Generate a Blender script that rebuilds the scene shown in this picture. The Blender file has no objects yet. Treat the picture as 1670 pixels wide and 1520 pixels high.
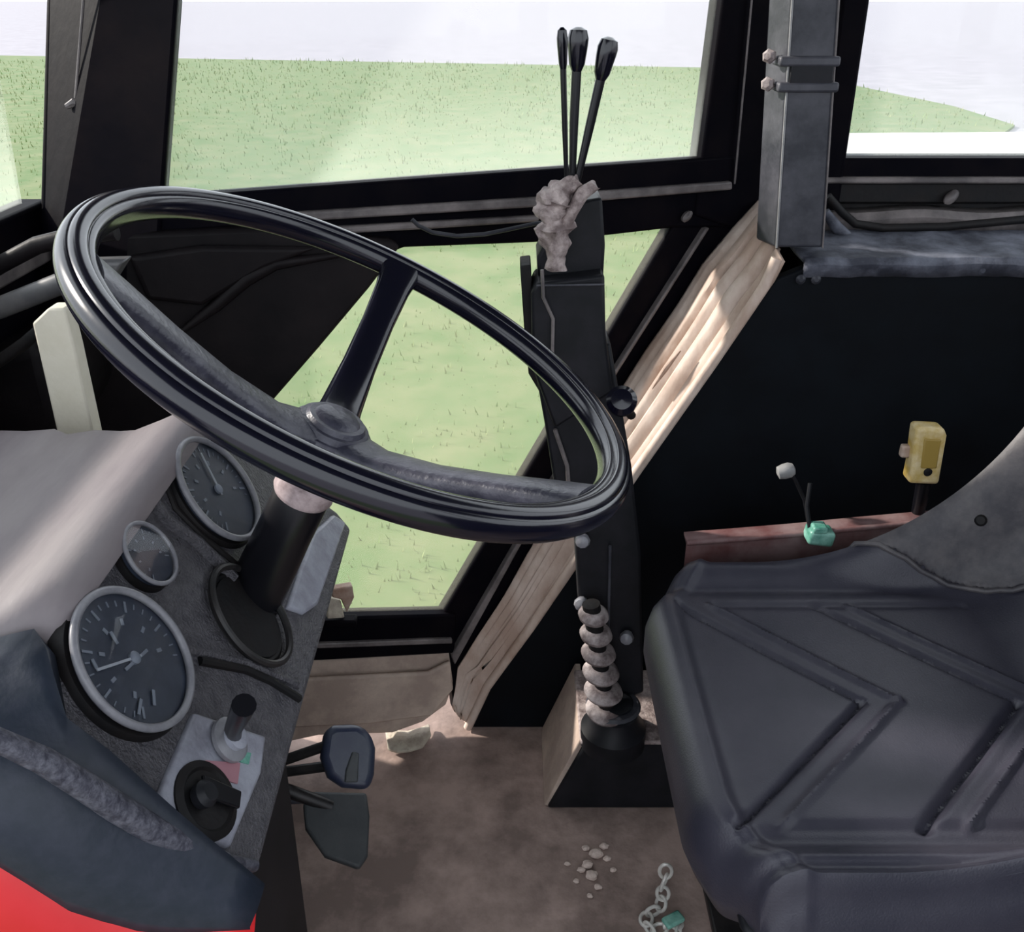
import bpy, bmesh, math, random
from mathutils import Vector as V, Matrix, noise
random.seed(7)
SC = bpy.context.scene
# ---------------- camera, light, exposure ----------------
FPX, CX, CY, PITCH = 1500.0, 835.0, 760.0, math.radians(27)
CAM = V((0, 0, 1.17))
cd = bpy.data.cameras.new('camera'); cam = bpy.data.objects.new('camera', cd)
SC.collection.objects.link(cam); SC.camera = cam
cam.location = CAM; cam.rotation_euler = (math.pi/2-PITCH, 0, 0)
cd.sensor_fit = 'HORIZONTAL'; cd.sensor_width = 36; cd.lens = 36*FPX/1670; cd.clip_start = .02; cd.clip_end = 1500
w = bpy.data.worlds.new('sky'); SC.world = w; w.use_nodes = True
bg = w.node_tree.nodes['Background']; bg.inputs[0].default_value = (.86, .92, 1, 1); bg.inputs[1].default_value = 2.0
sd = bpy.data.lights.new('sun', 'SUN'); sd.energy = 7.0; sd.angle = math.radians(3); sd.color = (1, .93, .84)
sun = bpy.data.objects.new('sun', sd); SC.collection.objects.link(sun)
sun.rotation_euler = V((-.85, .30, .44)).to_track_quat('Z', 'Y').to_euler()
SC.view_settings.view_transform = 'Standard'; SC.view_settings.look = 'None'
SC.view_settings.gamma = 1; SC.view_settings.exposure = 0.0; SC.view_settings.use_curve_mapping = False

# ---------------- sight-line helpers (where a seen point stands on a real plane) ----------------
FW = V((0, math.cos(PITCH), -math.sin(PITCH))); UP = V((0, math.sin(PITCH), math.cos(PITCH))); RT = V((1, 0, 0))
def ray(px, py): return RT*((px-CX)/FPX) - UP*((py-CY)/FPX) + FW
def on(px, py, P0, n):
    d = ray(px, py); n = V(n); return CAM + d*((V(P0)-CAM).dot(n)/d.dot(n))
def onX(px, py, X): return on(px, py, (X, 0, 0), (1, 0, 0))
def onY(px, py, Y): return on(px, py, (0, Y, 0), (0, 1, 0))
def onZ(px, py, Z): return on(px, py, (0, 0, Z), (0, 0, 1))
DN = V((.35571, -.93460, 0)); DP = V((-.40974, 1.13484, .958)); DT = V((.93460, .35571, 0))   # right door plane, normal into the cab
def door(px, py, off=0): return on(px, py, DP+DN*off, DN)

# ---------------- mesh builder ----------------
ORG = {}
class MB:
    def __init__(s): s.v = []; s.f = []
    def add(s, vs, fs):
        o = len(s.v); s.v += [V(a) for a in vs]; s.f += [[i+o for i in f] for f in fs]; return s
    def prism(s, pts, vec):
        n = len(pts); vec = V(vec); a = [V(p) for p in pts]
        return s.add(a+[p+vec for p in a], [list(range(n))[::-1], list(range(n, 2*n))]+[[i, (i+1) % n, (i+1) % n+n, i+n] for i in range(n)])
    def box(s, c, sz, R=None):
        c = V(c); R = R or Matrix.Identity(3); h = [q/2 for q in sz]
        vs = [c+R@V((x*h[0], y*h[1], z*h[2])) for x in (-1, 1) for y in (-1, 1) for z in (-1, 1)]
        return s.add(vs, [[0, 1, 3, 2], [4, 6, 7, 5], [0, 4, 5, 1], [2, 3, 7, 6], [0, 2, 6, 4], [1, 5, 7, 3]])
    def bar(s, a, b, w, h, side):       # rectangular bar from a to b; w along side
        a = V(a); b = V(b); d = (b-a).normalized(); sd_ = V(side); sd_ = (sd_-d*sd_.dot(d)).normalized(); u = d.cross(sd_)
        vs = [p+sd_*(x*w/2)+u*(y*h/2) for p in (a, b) for x, y in ((-1, -1), (1, -1), (1, 1), (-1, 1))]
        return s.add(vs, [[3, 2, 1, 0], [4, 5, 6, 7]]+[[i, (i+1) % 4, (i+1) % 4+4, i+4] for i in range(4)])
    def tube(s, pts, r, n=14, closed=False, sec=None, ref=None, cap=True):
        pts = [V(p) for p in pts]; m = len(pts); rs = r if isinstance(r, (list, tuple)) else [r]*m
        rings = []; prev = V(ref) if ref else None
        for i, p in enumerate(pts):
            t = ((pts[(i+1) % m]-pts[i-1]) if closed else (pts[min(i+1, m-1)]-pts[max(i-1, 0)])).normalized()
            if prev is None: prev = t.orthogonal()
            u = (prev-t*prev.dot(t)).normalized(); prev = u if not ref else V(ref); q = t.cross(u)
            if sec: rings.append([p+u*(a*rs[i])+q*(b*rs[i]) for a, b in sec])
            else: rings.append([p+(u*math.cos(2*math.pi*k/n)+q*math.sin(2*math.pi*k/n))*rs[i] for k in range(n)])
        n = len(rings[0]); fs = []
        for i in range(m if closed else m-1):
            a = i*n; b = ((i+1) % m)*n
            fs += [[a+k, a+(k+1) % n, b+(k+1) % n, b+k] for k in range(n)]
        if not closed and cap: fs += [list(range(n))[::-1], [(m-1)*n+k for k in range(n)]]
        return s.add([q for r_ in rings for q in r_], fs)
    def lathe(s, c, ax, prof, n=40, e=(1, 1), ref=None):   # prof: (radius, height)
        c = V(c); ax = V(ax).normalized(); u = V(ref) if ref else ax.orthogonal(); u = (u-ax*u.dot(ax)).normalized(); q = ax.cross(u)
        vs = []; fs = []
        for r, h in prof:
            for k in range(n):
                t = 2*math.pi*k/n; vs.append(c+ax*h+u*(r*e[0]*math.cos(t))+q*(r*e[1]*math.sin(t)))
        for i in range(len(prof)-1):
            fs += [[i*n+k, i*n+(k+1) % n, (i+1)*n+(k+1) % n, (i+1)*n+k] for k in range(n)]
        fs += [list(range(n))[::-1], [(len(prof)-1)*n+k for k in range(n)]]
        return s.add(vs, fs)
    def grid(s, P):     # P[i][j]
        a, b = len(P), len(P[0])
        return s.add([p for r_ in P for p in r_], [[i*b+j, (i+1)*b+j, (i+1)*b+j+1, i*b+j+1] for i in range(a-1) for j in range(b-1)])
    def build(s, name, mat, parent=None, bevel=0, smooth=True, seg=2, solid=0, org=None):
        if parent is not None: o_ = ORG[parent.name]
        else:
            o_ = V(org) if org else V(((min(p.x for p in s.v)+max(p.x for p in s.v))/2, (min(p.y for p in s.v)+max(p.y for p in s.v))/2, min(p.z for p in s.v)))
        me = bpy.data.meshes.new(name); me.from_pydata([p-o_ for p in s.v], [], s.f)
        bm = bmesh.new(); bm.from_mesh(me); bmesh.ops.recalc_face_normals(bm, faces=bm.faces); bm.to_mesh(me); bm.free()
        o = bpy.data.objects.new(name, me); SC.collection.objects.link(o); me.materials.append(mat)
        if smooth:
            me.polygons.foreach_set('use_smooth', [True]*len(me.polygons)); me.set_sharp_from_angle(angle=math.radians(38))
        if parent is not None: o.parent = parent
        else: o.location = o_
        ORG[o.name] = o_.copy()
        if solid: m = o.modifiers.new('s', 'SOLIDIFY'); m.thickness = solid; m.offset = -1
        if bevel:
            m = o.modifiers.new('b', 'BEVEL'); m.width = bevel; m.segments = seg; m.limit_method = 'ANGLE'; m.angle_limit = math.radians(35)
        return o
def tag(o, label=None, cat=None, group=None, kind=None):
    if label: o['label'] = label
    if cat: o['category'] = cat
    if group: o['group'] = group
    if kind: o['kind'] = kind
    return o
def struct(o): return tag(o, kind='structure')
def empty(name, loc, label=None, cat=None, group=None, kind=None):
    o = bpy.data.objects.new(name, None); SC.collection.objects.link(o); o.location = loc; o.empty_display_size = .05
    ORG[o.name] = V(loc); return tag(o, label, cat, group, kind)

# ---------------- materials ----------------
def mat(name, col, rough=.5, col2=None, scale=20, bump=0, bscale=120, metal=0, spec=.5, stretch=None, mixlo=.4, mixhi=.65, coat=0):
    m = bpy.data.materials.new(name); m.use_nodes = True; nt = m.node_tree; N = nt.nodes; L = nt.links; b = N['Principled BSDF']
    b.inputs['Base Color'].default_value = (*col, 1); b.inputs['Roughness'].default_value = rough; b.inputs['Metallic'].default_value = metal
    b.inputs['Specular IOR Level'].default_value = spec; b.inputs['Coat Weight'].default_value = coat
    tc = N.new('ShaderNodeTexCoord'); mp = N.new('ShaderNodeMapping'); L.new(tc.outputs['Object'], mp.inputs[0])
    if stretch: mp.inputs['Scale'].default_value = stretch
    if col2:
        t = N.new('ShaderNodeTexNoise'); t.inputs['Scale'].default_value = scale; t.inputs['Detail'].default_value = 6; t.inputs['Roughness'].default_value = .65
        L.new(mp.outputs[0], t.inputs['Vector']); r = N.new('ShaderNodeValToRGB')
        r.color_ramp.elements[0].position = mixlo; r.color_ramp.elements[1].position = mixhi
        r.color_ramp.elements[0].color = (*col, 1); r.color_ramp.elements[1].color = (*col2, 1)
        L.new(t.outputs[0], r.inputs[0]); L.new(r.outputs[0], b.inputs['Base Color'])
    if bump:
        t = N.new('ShaderNodeTexNoise'); t.inputs['Scale'].default_value = bscale; t.inputs['Detail'].default_value = 4
        L.new(mp.outputs[0], t.inputs['Vector']); u = N.new('ShaderNodeBump'); u.inputs['Strength'].default_value = bump; u.inputs['Distance'].default_value = .004
        L.new(t.outputs[0], u.inputs['Height']); L.new(u.outputs[0], b.inputs['Normal'])
    return m
def glass_mat(name, dust, rough=.0, haze=(.95, 1, .95), low=0):
    m = bpy.data.materials.new(name); m.use_nodes = True; nt = m.node_tree; N = nt.nodes; L = nt.links
    for n in list(N): N.remove(n)
    out = N.new('ShaderNodeOutputMaterial'); tr = N.new('ShaderNodeBsdfTransparent'); gl = N.new('ShaderNodeBsdfGlossy'); gl.inputs['Roughness'].default_value = .02
    fr = N.new('ShaderNodeFresnel'); fr.inputs[0].default_value = 1.3; m1 = N.new('ShaderNodeMixShader')
    ge = N.new('ShaderNodeNewGeometry'); sb = N.new('ShaderNodeMath'); sb.operation = 'SUBTRACT'; sb.use_clamp = True
    L.new(fr.outputs[0], sb.inputs[0]); L.new(ge.outputs['Backfacing'], sb.inputs[1]); L.new(sb.outputs[0], m1.inputs[0]); L.new(tr.outputs[0], m1.inputs[1]); L.new(gl.outputs[0], m1.inputs[2])
    df = N.new('ShaderNodeBsdfTranslucent'); df.inputs[0].default_value = (*haze, 1)
    m2 = N.new('ShaderNodeMixShader'); tc = N.new('ShaderNodeTexCoord'); t = N.new('ShaderNodeTexNoise'); t.inputs['Scale'].default_value = 6; t.inputs['Detail'].default_value = 6
    L.new(tc.outputs['Object'], t.inputs['Vector']); r = N.new('ShaderNodeMapRange'); r.inputs[3].default_value = dust*.6; r.inputs[4].default_value = dust*1.5
    L.new(t.outputs[0], r.inputs[0])
    sp = N.new('ShaderNodeSeparateXYZ'); L.new(tc.outputs['Generated'], sp.inputs[0]); g_ = N.new('ShaderNodeMapRange'); g_.inputs[1].default_value = 0; g_.inputs[2].default_value = .16; g_.inputs[3].default_value = low; g_.inputs[4].default_value = 0
    ad = N.new('ShaderNodeMath'); L.new(sp.outputs[2], g_.inputs[0]); L.new(g_.outputs[0], ad.inputs[0]); L.new(r.outputs[0], ad.inputs[1]); L.new(ad.outputs[0], m2.inputs[0]); L.new(m1.outputs[0], m2.inputs[1]); L.new(df.outputs[0], m2.inputs[2]); L.new(m2.outputs[0], out.inputs[0])
    return m
M = dict(
 black=mat('black_frame', (.002, .0018, .004), .55, (.005, .0038, .0055), 14, .1, 60, spec=.04),
 rubber=mat('black_rubber', (.006, .006, .007), .6, (.010, .008, .008), 30, .2, 90, spec=.25),
 greyrail=mat('worn_grey_paint', (.085, .075, .075), .5, (.20, .175, .17), 18, .3, 60),
 bulk=mat('dark_trim_panel', (.004, .0035, .0045), .5, (.014, .011, .012), 5, .15, 60, spec=.14),
 wheel=mat('gloss_black_plastic', (.004, .004, .010), .17, None, bump=.01, bscale=200, spec=.6),
 hub=mat('satin_grey_black_plastic', (.024, .024, .038), .35, (.055, .055, .075), 60, .2, 200),
 column=mat('black_column_tube', (.004, .004, .006), .3, spec=.4),
 collar=mat('pink_highlight_collar', (.45, .36, .36), .5, (.2, .15, .15), 60),  # pinkish highlight at the column top put into the collar colour
 cowl=mat('faded_grey_cowl', (.17, .145, .158), .55, (.26, .235, .235), 7, .15, 80, spec=.3, stretch=(1, .25, 1)),
 panel=mat('textured_grey_panel', (.045, .043, .052), .5, (.11, .105, .115), 90, .8, 420, mixlo=.35, mixhi=.8),
 navy=mat('navy_grey_plastic', (.014, .020, .032), .45, (.022, .027, .042), 90, .06, 260, spec=.35),
 edge=mat('dusty_navy_edge', (.03, .03, .046), .6, (.10, .10, .125), 190, .5, 200),
 red=mat('red_paint', (.62, .012, .016), .35, (.72, .03, .035), 4),
 plate=mat('pale_grey_plate', (.30, .31, .36), .4, (.20, .2, .24), 40, .2, 200),
 pinkm=mat('faded_pink_mark', (.34, .16, .19), .5),
 bezel=mat('grey_bezel', (.22, .22, .24), .35, (.15, .15, .17), 60),
 dial=mat('blue_black_dial', (.020, .026, .042), .3, (.032, .04, .06), 60),
 mark=mat('pale_dial_marks', (.15, .17, .21), .5),
 needle=mat('white_needle', (.30, .32, .36), .5),
 lens=glass_mat('gauge_glass', .02),
 glass=glass_mat('dusty_window_glass', .035, low=.09),
 glass_clear=glass_mat('lower_window_glass', .04, haze=(1, .98, .8)),
 tan=mat('sunlit_dusty_tan', (.46, .33, .26), .6, (.74, .62, .54), 11, .35, 50, stretch=(1, 1, .5)),  # lightened in colour to stand in for sun that doesn't reach the strip
 tan2=mat('dusty_brown_edge', (.28, .17, .12), .7, (.55, .44, .37), 16, .5, 60),
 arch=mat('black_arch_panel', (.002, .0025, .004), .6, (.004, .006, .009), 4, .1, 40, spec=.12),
 ledge=mat('dusty_blue_grey_ledge', (.030, .033, .048), .7, (.15, .16, .20), 14, .6, 70),
 post=mat('slate_grey_post', (.018, .020, .028), .5, (.075, .075, .09), 9, .2, 60),
 floor=mat('brown_dusty_floor', (.20, .145, .125), .8, (.42, .31, .27), 9, .6, 45),
 sill=mat('tan_dusty_sill', (.40, .31, .26), .75, (.62, .50, .41), 10, .5, 40),
 palecard=mat('pale_dusty_flap', (.55, .50, .40), .7, (.38, .32, .26), 60, .6, 120),
 vinyl=mat('slate_vinyl', (.027, .027, .041), .42, (.044, .042, .058), 7, .12, 500),
 seatpan=mat('dusty_seat_shell', (.050, .047, .056), .55, (.105, .096, .10), 22, .2, 120),
 steel=mat('dark_steel', (.012, .012, .013), .45, (.03, .026, .026), 40, metal=.3),
 boot=mat('dusty_rubber_boot', (.16, .12, .115), .7, (.5, .42, .40), 50, .5, 160),
 bellow=mat('rusty_dusty_bellows', (.12, .09, .09), .6, (.45, .39, .38), 40, .4, 100),
 slate=mat('charcoal_box', (.005, .006, .008), .5, (.012, .012, .016), 20, spec=.25),
 pad=mat('dark_grey_pedal_rubber', (.045, .05, .054), .6, (.06, .065, .068), 20, .3, 120),
 bluep=mat('blue_black_pedal_cap', (.022, .028, .06), .35, (.04, .05, .075), 30),
 cream=mat('cream_sliver', (.62, .58, .47), .7, (.70, .66, .56), 12, .3, 60),
 pipe=mat('grey_pipe', (.08, .08, .085), .4, (.13, .125, .125), 20),
 maroon=mat('dusty_red_brown_rail', (.12, .045, .045), .6, (.22, .15, .15), 12, .3, 80),
 green=mat('teal_green_clip', (.05, .22, .16), .4, (.25, .5, .42), 30),
 yellow=mat('yellowed_plastic', (.52, .36, .09), .45, (.72, .60, .36), 30, .3, 120),
 greyknob=mat('grey_knob', (.22, .22, .22), .5, (.3, .3, .3), 60),
 chain=mat('dull_steel_chain', (.5, .49, .46), .45, (.7, .67, .62), 60, metal=.2),
 dirt=mat('pale_dirt', (.68, .56, .50), .9, (.45, .35, .30), 60),
 grass=mat('grass_green', (.066, .128, .032), .9, (.150, .172, .074), 2.2, .8, 9, mixlo=.35, mixhi=.7),
 blade=mat('grass_blades', (.13, .21, .06), .8, (.24, .25, .12), 1.5),
 road=mat('pale_asphalt', (.235, .225, .25), .85, (.285, .27, .30), 1.5, .1, 20),
 kerb=mat('white_kerb', (.42, .41, .37), .8, (.5, .5, .46), 3),
 roof=mat('dark_headliner', (.05, .05, .055), .8),
)

# ---------------- outside ----------------
GZ = -1.0
struct(MB().box((0, 300, GZ-.15), (1400, 700, .2)).build('road', M['road'], smooth=False))
gp = [(-60, -2), (3.0, -2), (3.0, 4), (3.6, 12), (4.2, 16.8), (5.9, 17.2), (8.8, 17.4), (9.6, 18.6), (9.9, 22), (9.5, 27.3), (7.6, 34.5), (-13.6, 40.2), (-60, 52)]
struct(MB().prism([(x, y, GZ-.05) for x, y in gp], (0, 0, .05)).build('lawn', M['grass'], smooth=False))
def inside(x, y):
    c = False
    for i in range(len(gp)):
        (x1, y1), (x2, y2) = gp[i-1], gp[i]
        if (y1 > y) != (y2 > y) and x < (x2-x1)*(y-y1)/(y2-y1)+x1: c = not c
    return c
g = MB()
for k in range(26000):
    y = 2+ (random.random()**1.6)*37; x = random.uniform(-.75, .62)*(y+1.5)
    if not inside(x, y): continue
    s_ = .5+.045*y; h = random.uniform(.03, .08)*s_*(1 if noise.noise(V((x*.6, y*.6, 0))) > -.1 else .4); a = random.uniform(0, 6.28); wd = .008*s_*random.uniform(.7, 1.5)
    c = V((x, y, GZ-.01)); d = V((math.cos(a), math.sin(a), 0)); ln = V((random.uniform(-.4, .4)*h, random.uniform(-.4, .4)*h, h))
    g.add([c-d*wd, c+d*wd, c+ln], [[0, 1, 2]])
tag(g.build('grass', M['blade'], smooth=False, org=(0, 10, GZ)), 'short green grass growing on the lawn outside the windows', 'grass', kind='stuff')
struct(MB().prism([(4.6, 13.2, GZ-.05), (30, 13.4, GZ-.05), (30, 17.4, GZ-.05), (9, 17.2, GZ-.05), (5.0, 17.0, GZ-.05)], (0, 0, .10)).build('kerb_strip', M['kerb'], bevel=.02))

# ---------------- cab shell ----------------
struct(MB().box((.36, .70, -.03), (2.0, 1.66, .06)).build('floor', M['floor'], bevel=.003))
struct(MB().box((.36, .68, 1.78), (2.1, 1.74, .05)).build('ceiling', M['roof'], bevel=.01))
struct(MB().box((1.38, .68, .42), (.04, 1.66, .9)).build('wall_rear', M['slate']))
struct(MB().box((-.66, .62, .42), (.05, .96, .9)).build('wall_front', M['bulk'], bevel=.004))
for i, (x, y) in enumerate(((1.36, 1.46), (1.36, -.12))):
    struct(MB().box((x, y, 1.3), (.07, .07, .94)).build('trim_%d' % (5+i), M['black'], bevel=.008))
def up_to(p, q, z):      # extend the line p->q up to height z
    return p+(q-p)*((z-p.z)/(q.z-p.z))
ZT = 1.755
# lower side wall below the door (dusty sill sheet)
w_ = MB()
pts = [door(x, y, -.004) for x, y in ((380, 1072), (545, 1076), (735, 1062), (742, 1110), (728, 1150), (690, 1178), (640, 1196), (520, 1200), (380, 1230))]
w_.prism(pts, -DN*.03)
wl = struct(w_.build('wall_right', M['sill'], bevel=.004))
MB().prism([door(x, y, .012) for x, y in ((430, 1112), (700, 1098), (735, 1080), (740, 1125), (705, 1168), (600, 1182), (430, 1190))], -DN*.01).build('kick_sheet', M['sill'], wl, bevel=.004)

MB().prism([(-.1, 1.30, 0), (-.02, 1.46, 0), (1.36, 1.50, 0), (1.36, 1.50, .90), (.34, 1.50, .90), (.30, 1.44, .86), (-.09, 1.285, .0)][0:3]+[(-.02, 1.46, .0)][:0], (0, 0, .05)).build('sill_base', M['black'], wl)
MB().box((.86, 1.47, .46), (1.04, .03, .94)).build('outer_skin', M['black'], wl)
struct(MB().box((.92, -.14, .45), (.9, .04, .96)).build('added_wall_left', M['slate']))  # out of view; added to cut light from the camera side
# right door: frame bars + glass panes
dr = empty('door_1', door(600, 1060, -.02), kind='structure')
def dslab(name, px, mat_, off=0, th=.035, parent=dr, bevel=.004):
    return MB().prism([door(x, y, off) for x, y in px], -DN*th).build(name, mat_, parent, bevel=bevel)
A0, A1 = door(268, 310), door(290, 0); B0, B1 = door(1145, 262), door(1180, 0)
at, bt = up_to(A0, A1, ZT), up_to(B0, B1, ZT)
dslab('waist_rail', [(120, 345), (270, 322), (700, 290), (1200, 254), (1205, 300), (990, 318), (600, 352), (430, 368), (120, 392)], M['black'], .006, .03)
dslab('grey_strip', [(425, 350), (880, 322), (980, 312), (1195, 296), (1195, 310), (980, 328), (880, 338), (425, 366)], M['greyrail'], .014, .012, bevel=.003)
dslab('lower_rail', [(120, 375), (430, 362), (1215, 306), (1190, 372), (1098, 372), (985, 385), (870, 396), (660, 404), (560, 440), (120, 440)], M['black'], .0, .03)
dslab('dusty_fold', [(190, 392), (300, 378), (410, 372), (560, 385), (540, 398), (420, 388), (300, 396), (200, 408)], M['greyrail'], .008, .01, bevel=.003)
dslab('hem_strip', [(520, 372), (700, 362), (880, 352), (880, 362), (700, 374), (520, 384)], M['greyrail'], .012, .012, bevel=.003)
# diagonal rear leg of the door
dslab('diagonal_frame', [(1098, 368), (1180, 345), (1262, 290), (1290, 330), (1180, 480), (1075, 640), (960, 830), (840, 1030), (772, 1150), (742, 1165), (728, 1060), (722, 1004)], M['black'], -.004, .03)
dslab('diagonal_seal', [(1152, 372), (1158, 372), (1009, 606), (866, 860), (742, 1085), (737, 1070), (862, 855), (1004, 604)], M['greyrail'], .008, .014, bevel=.002)
dslab('bottom_sill', [(380, 1008), (524, 1008), (724, 1003), (745, 1003), (742, 1066), (524, 1078), (380, 1084)], M['black'], .004, .03)
dslab('sill_strip', [(380, 1048), (524, 1050), (738, 1042), (738, 1050), (524, 1058), (380, 1056)], M['greyrail'], .01, .012, bevel=.002)
def pane(pts, mat_, parent, name='glass_pane', th=.004, n=DN):
    return MB().prism(pts, -V(n)*th).build(name, mat_, parent, smooth=False)
pane([door(264, 325, -.012), door(1150, 265, -.012), bt+DN*-.012, at+DN*-.012], M['glass'], dr)
pane([door(x, y, -.012) for x, y in ((380, 1012), (380, 735), (560, 430), (660, 400), (1102, 368), (722, 1010))], M['glass_clear'], dr)
# door front bulkhead plate
bh = MB().prism([door(x, y, .02) for x, y in ((110, 385), (430, 372), (640, 392), (655, 402), (604, 470), (520, 570), (440, 662), (388, 735), (372, 1010), (110, 1010))], -DN*.04).build('bulkhead_panel', M['bulk'], bevel=.006)
tag(bh, 'dark pressed metal panel under the waist rail, left of the lower door glass', 'panel')
MB().tube([door(x, y, .026) for x, y in ((290, 545), (350, 500), (400, 455), (450, 430), (560, 415))], [.003, .008, .010, .008, .003], 10).build('pressed_ridge', M['bulk'], bh)
MB().prism([door(x, y, .034) for x, y in ((210, 420), (330, 402), (520, 405), (430, 440), (330, 500), (240, 490))], -DN*.016).build('raised_plate', M['bulk'], bh, bevel=.006, seg=3)

# front pillar (wide, black)
a0 = door(268, 310, .012); a1 = door(290, 0, .012); l0 = onX(65, 345, -.555); l1 = onX(75, 0, -.545)
p = MB(); top_a = up_to(a0, a1, ZT); top_l = up_to(l0, l1, ZT); bot_a = up_to(a0, a1, .80); bot_l = up_to(l0, l1, .80)
bk = V((-.02, .08, 0))
p.add([bot_l, bot_a, top_a, top_l, bot_l+bk, bot_a+bk, top_a+bk, top_l+bk], [[0, 1, 2, 3], [7, 6, 5, 4], [0, 4, 5, 1], [3, 2, 6, 7], [0, 3, 7, 4], [1, 5, 6, 2]])
struct(p.build('trim_1', M['black'], bevel=.006))
struct(MB().prism([(-.70, 1.06, 0), (-.60, 1.095, 0), (-.42, 1.17, 0), (-.42, 1.25, 0), (-.70, 1.25, 0)], (0, 0, .86)).build('wall_corner', M['black']))
# windshield: lower rail, pane
ws = empty('window_1', (-.6, .6, .9), kind='structure')
MB().prism([(-.555, 1.13, .955), (-.555, .12, .955), (-.555, .12, .80), (-.555, 1.13, .80)], (-.04, 0, 0)).build('window_frame', M['black'], ws, bevel=.005)
MB().bar((-.545, 1.08, .905), (-.545, .2, .905), .016, .02, (0, 0, 1)).build('grey_strip', M['greyrail'], ws, bevel=.003)
MB().prism([(-.575, 1.10, .94), (-.575, .12, .94), (-.545, .12, ZT), (-.545, 1.14, ZT)], (-.004, 0, 0)).build('glass_pane', M['glass'], ws, smooth=False)

# rear-of-door pillar group: black frames, then slate post
def pillar(name, l_top, l_bot, r_bot, r_top, Yp, mat_, dep=.05, zb=None, bev=.006):
    lt, lb, rb, rt_ = [onY(*q, Yp) for q in (l_top, l_bot, r_bot, r_top)]
    lT, rT = up_to(lb, lt, ZT), up_to(rb, rt_, ZT)
    if zb is not None: lb, rb = up_to(lb, lt, zb), up_to(rb, rt_, zb)
    m = MB().prism([lb, rb, rT, lT], (0, dep, 0)); return m.build(name, mat_, bevel=bev)
b0 = door(1145, 262, .004); b1 = door(1180, 0, .004); c0 = door(1255, 250, .004); c1 = door(1300, 0, .004)
struct(MB().prism([up_to(b0, b1, .88), up_to(c0, c1, .84), up_to(c0, c1, ZT), up_to(b0, b1, ZT)], -DN*.04).build('trim_2', M['black'], bevel=.005))
sl = MB().tube([door(1226, 0, .012)+V((.02, 0, .2)), door(1226, 0, .01), door(1198, 300, .01)], .0016, 8).build('bright_seam', M['greyrail'], bpy.data.objects['trim_2'])
struct(pillar('trim_3', (1372, 0), (1335, 300), (1382, 255), (1420, 0), 1.40, M['black'], .05, .87))
# slate post: square tube with clamp
pq = [onY(x, y, 1.268) for x, y in ((1268, 380), (1340, 420), (1368, 0), (1292, 0))]
po = empty('cab_post', onY(1300, 425, 1.28), 'slate grey square upright post between the door and the right window', 'post')
lb, rb, rT, lT = pq[0], pq[1], up_to(pq[1], pq[2], ZT), up_to(pq[0], pq[3], ZT)
sidev = V((-.016, .050, 0))
ps = MB(); lb = V((lb.x, 1.268, .862)); rb = V((rb.x, 1.268, .862))
ps.add([lb, rb, rT, lT, lb+sidev, rb+V((0, .055, 0)), rT+V((0, .055, 0)), lT+sidev], [[0, 1, 2, 3], [7, 6, 5, 4], [0, 4, 5, 1], [3, 2, 6, 7], [0, 3, 7, 4], [1, 5, 6, 2]])
ps.build('post_tube', M['post'], po, bevel=.004, seg=3)
MB().tube([lb+V((.001, -.001, 0)), lb.lerp(lT, .35)+V((.001, -.001, 0)), lT], .0016, 8).build('pale_edge', M['greyknob'], po)  # thin paler tubes along the post's two front edges
MB().tube([rb+V((-.001, -.001, 0)), rT], .0012, 8).build('pale_edge', M['greyrail'], po)
cz = onY(1300, 118, 1.268)
for dz in (.018, -.014):
    c_ = up_to(V((lT.x+lb.x, 0, 0))/2, V((0, 0, 1)), 0) if False else None
def post_at(py):   # left and right px on the front face
    P_ = onY(1330, py, 1.268); f = (P_.z-lb.z)/(lT.z-lb.z); return lb.lerp(lT, f), rb.lerp(rT, f)
for py in (100, 142):
    L_, R_ = post_at(py); MB().box(((L_.x+R_.x)/2-.003, 1.295, L_.z), (R_.x-L_.x+.016, .068, .012)).build('clamp_band', M['post'], po, bevel=.003)
L_, R_ = post_at(120)
MB().box(((L_.x+R_.x)/2, 1.268, L_.z), ((R_.x-L_.x)*.9, .012, .03)).build('clamp_plate', M['slate'], po, bevel=.002)
for py in (88, 134):
    L_, R_ = post_at(py); MB().lathe(L_+V((-.016, .02, -.004)), (-.6, -.8, .1), [(.004, 0), (.009, .002), (.009, .008), (.005, .012)], 6).build('clamp_bolt', M['bellow'], po)

# right quarter window
rw = empty('window_2', (.85, 1.42, .86), kind='structure')
x0 = onY(1345, 300, 1.41).x; zf = lambda py, Y=1.41: onY(1500, py, Y).z
def hbar(name, y1, y2, Yp, dep, mat_, xl, bev=.003, xr=1.36):
    z1, z2 = onY(1500, y1, Yp).z, onY(1500, y2, Yp).z
    return MB().prism([(xl, Yp, z2), (xr, Yp, z2), (xr, Yp, z1), (xl, Yp, z1)], (0, dep, 0)).build(name, mat_, rw, bevel=bev)
hbar('window_frame', 258, 296, 1.405, .05, M['black'], x0)
hbar('grey_strip', 289, 300, 1.398, .05, M['greyrail'], x0-.01)
hbar('dark_channel', 298, 332, 1.41, .05, M['rubber'], x0-.01)
pl_ = MB(); n_ = 40
pl_.grid([[V((x0-.01+(1.36-x0)*i/n_, 1.385+q, onY(1500, 352+3*math.sin(i*.7), 1.385).z+dz)) for q, dz in ((0, -.022), (-.004, -.004), (.004, .006), (.03, .008))] for i in range(n_+1)])
pl_.build('sill_strip', M['greyrail'], rw, solid=.006)
hbar('under_sill', 330, 440, 1.42, .04, M['rubber'], x0-.01)
MB().tube([onY(x, y, 1.38) for x, y in ((1350, 320), (1372, 345), (1395, 365), (1440, 372), (1540, 370), (1670, 358), (1750, 352))], .006, 10).build('rubber_seal', M['rubber'], rw)
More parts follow.
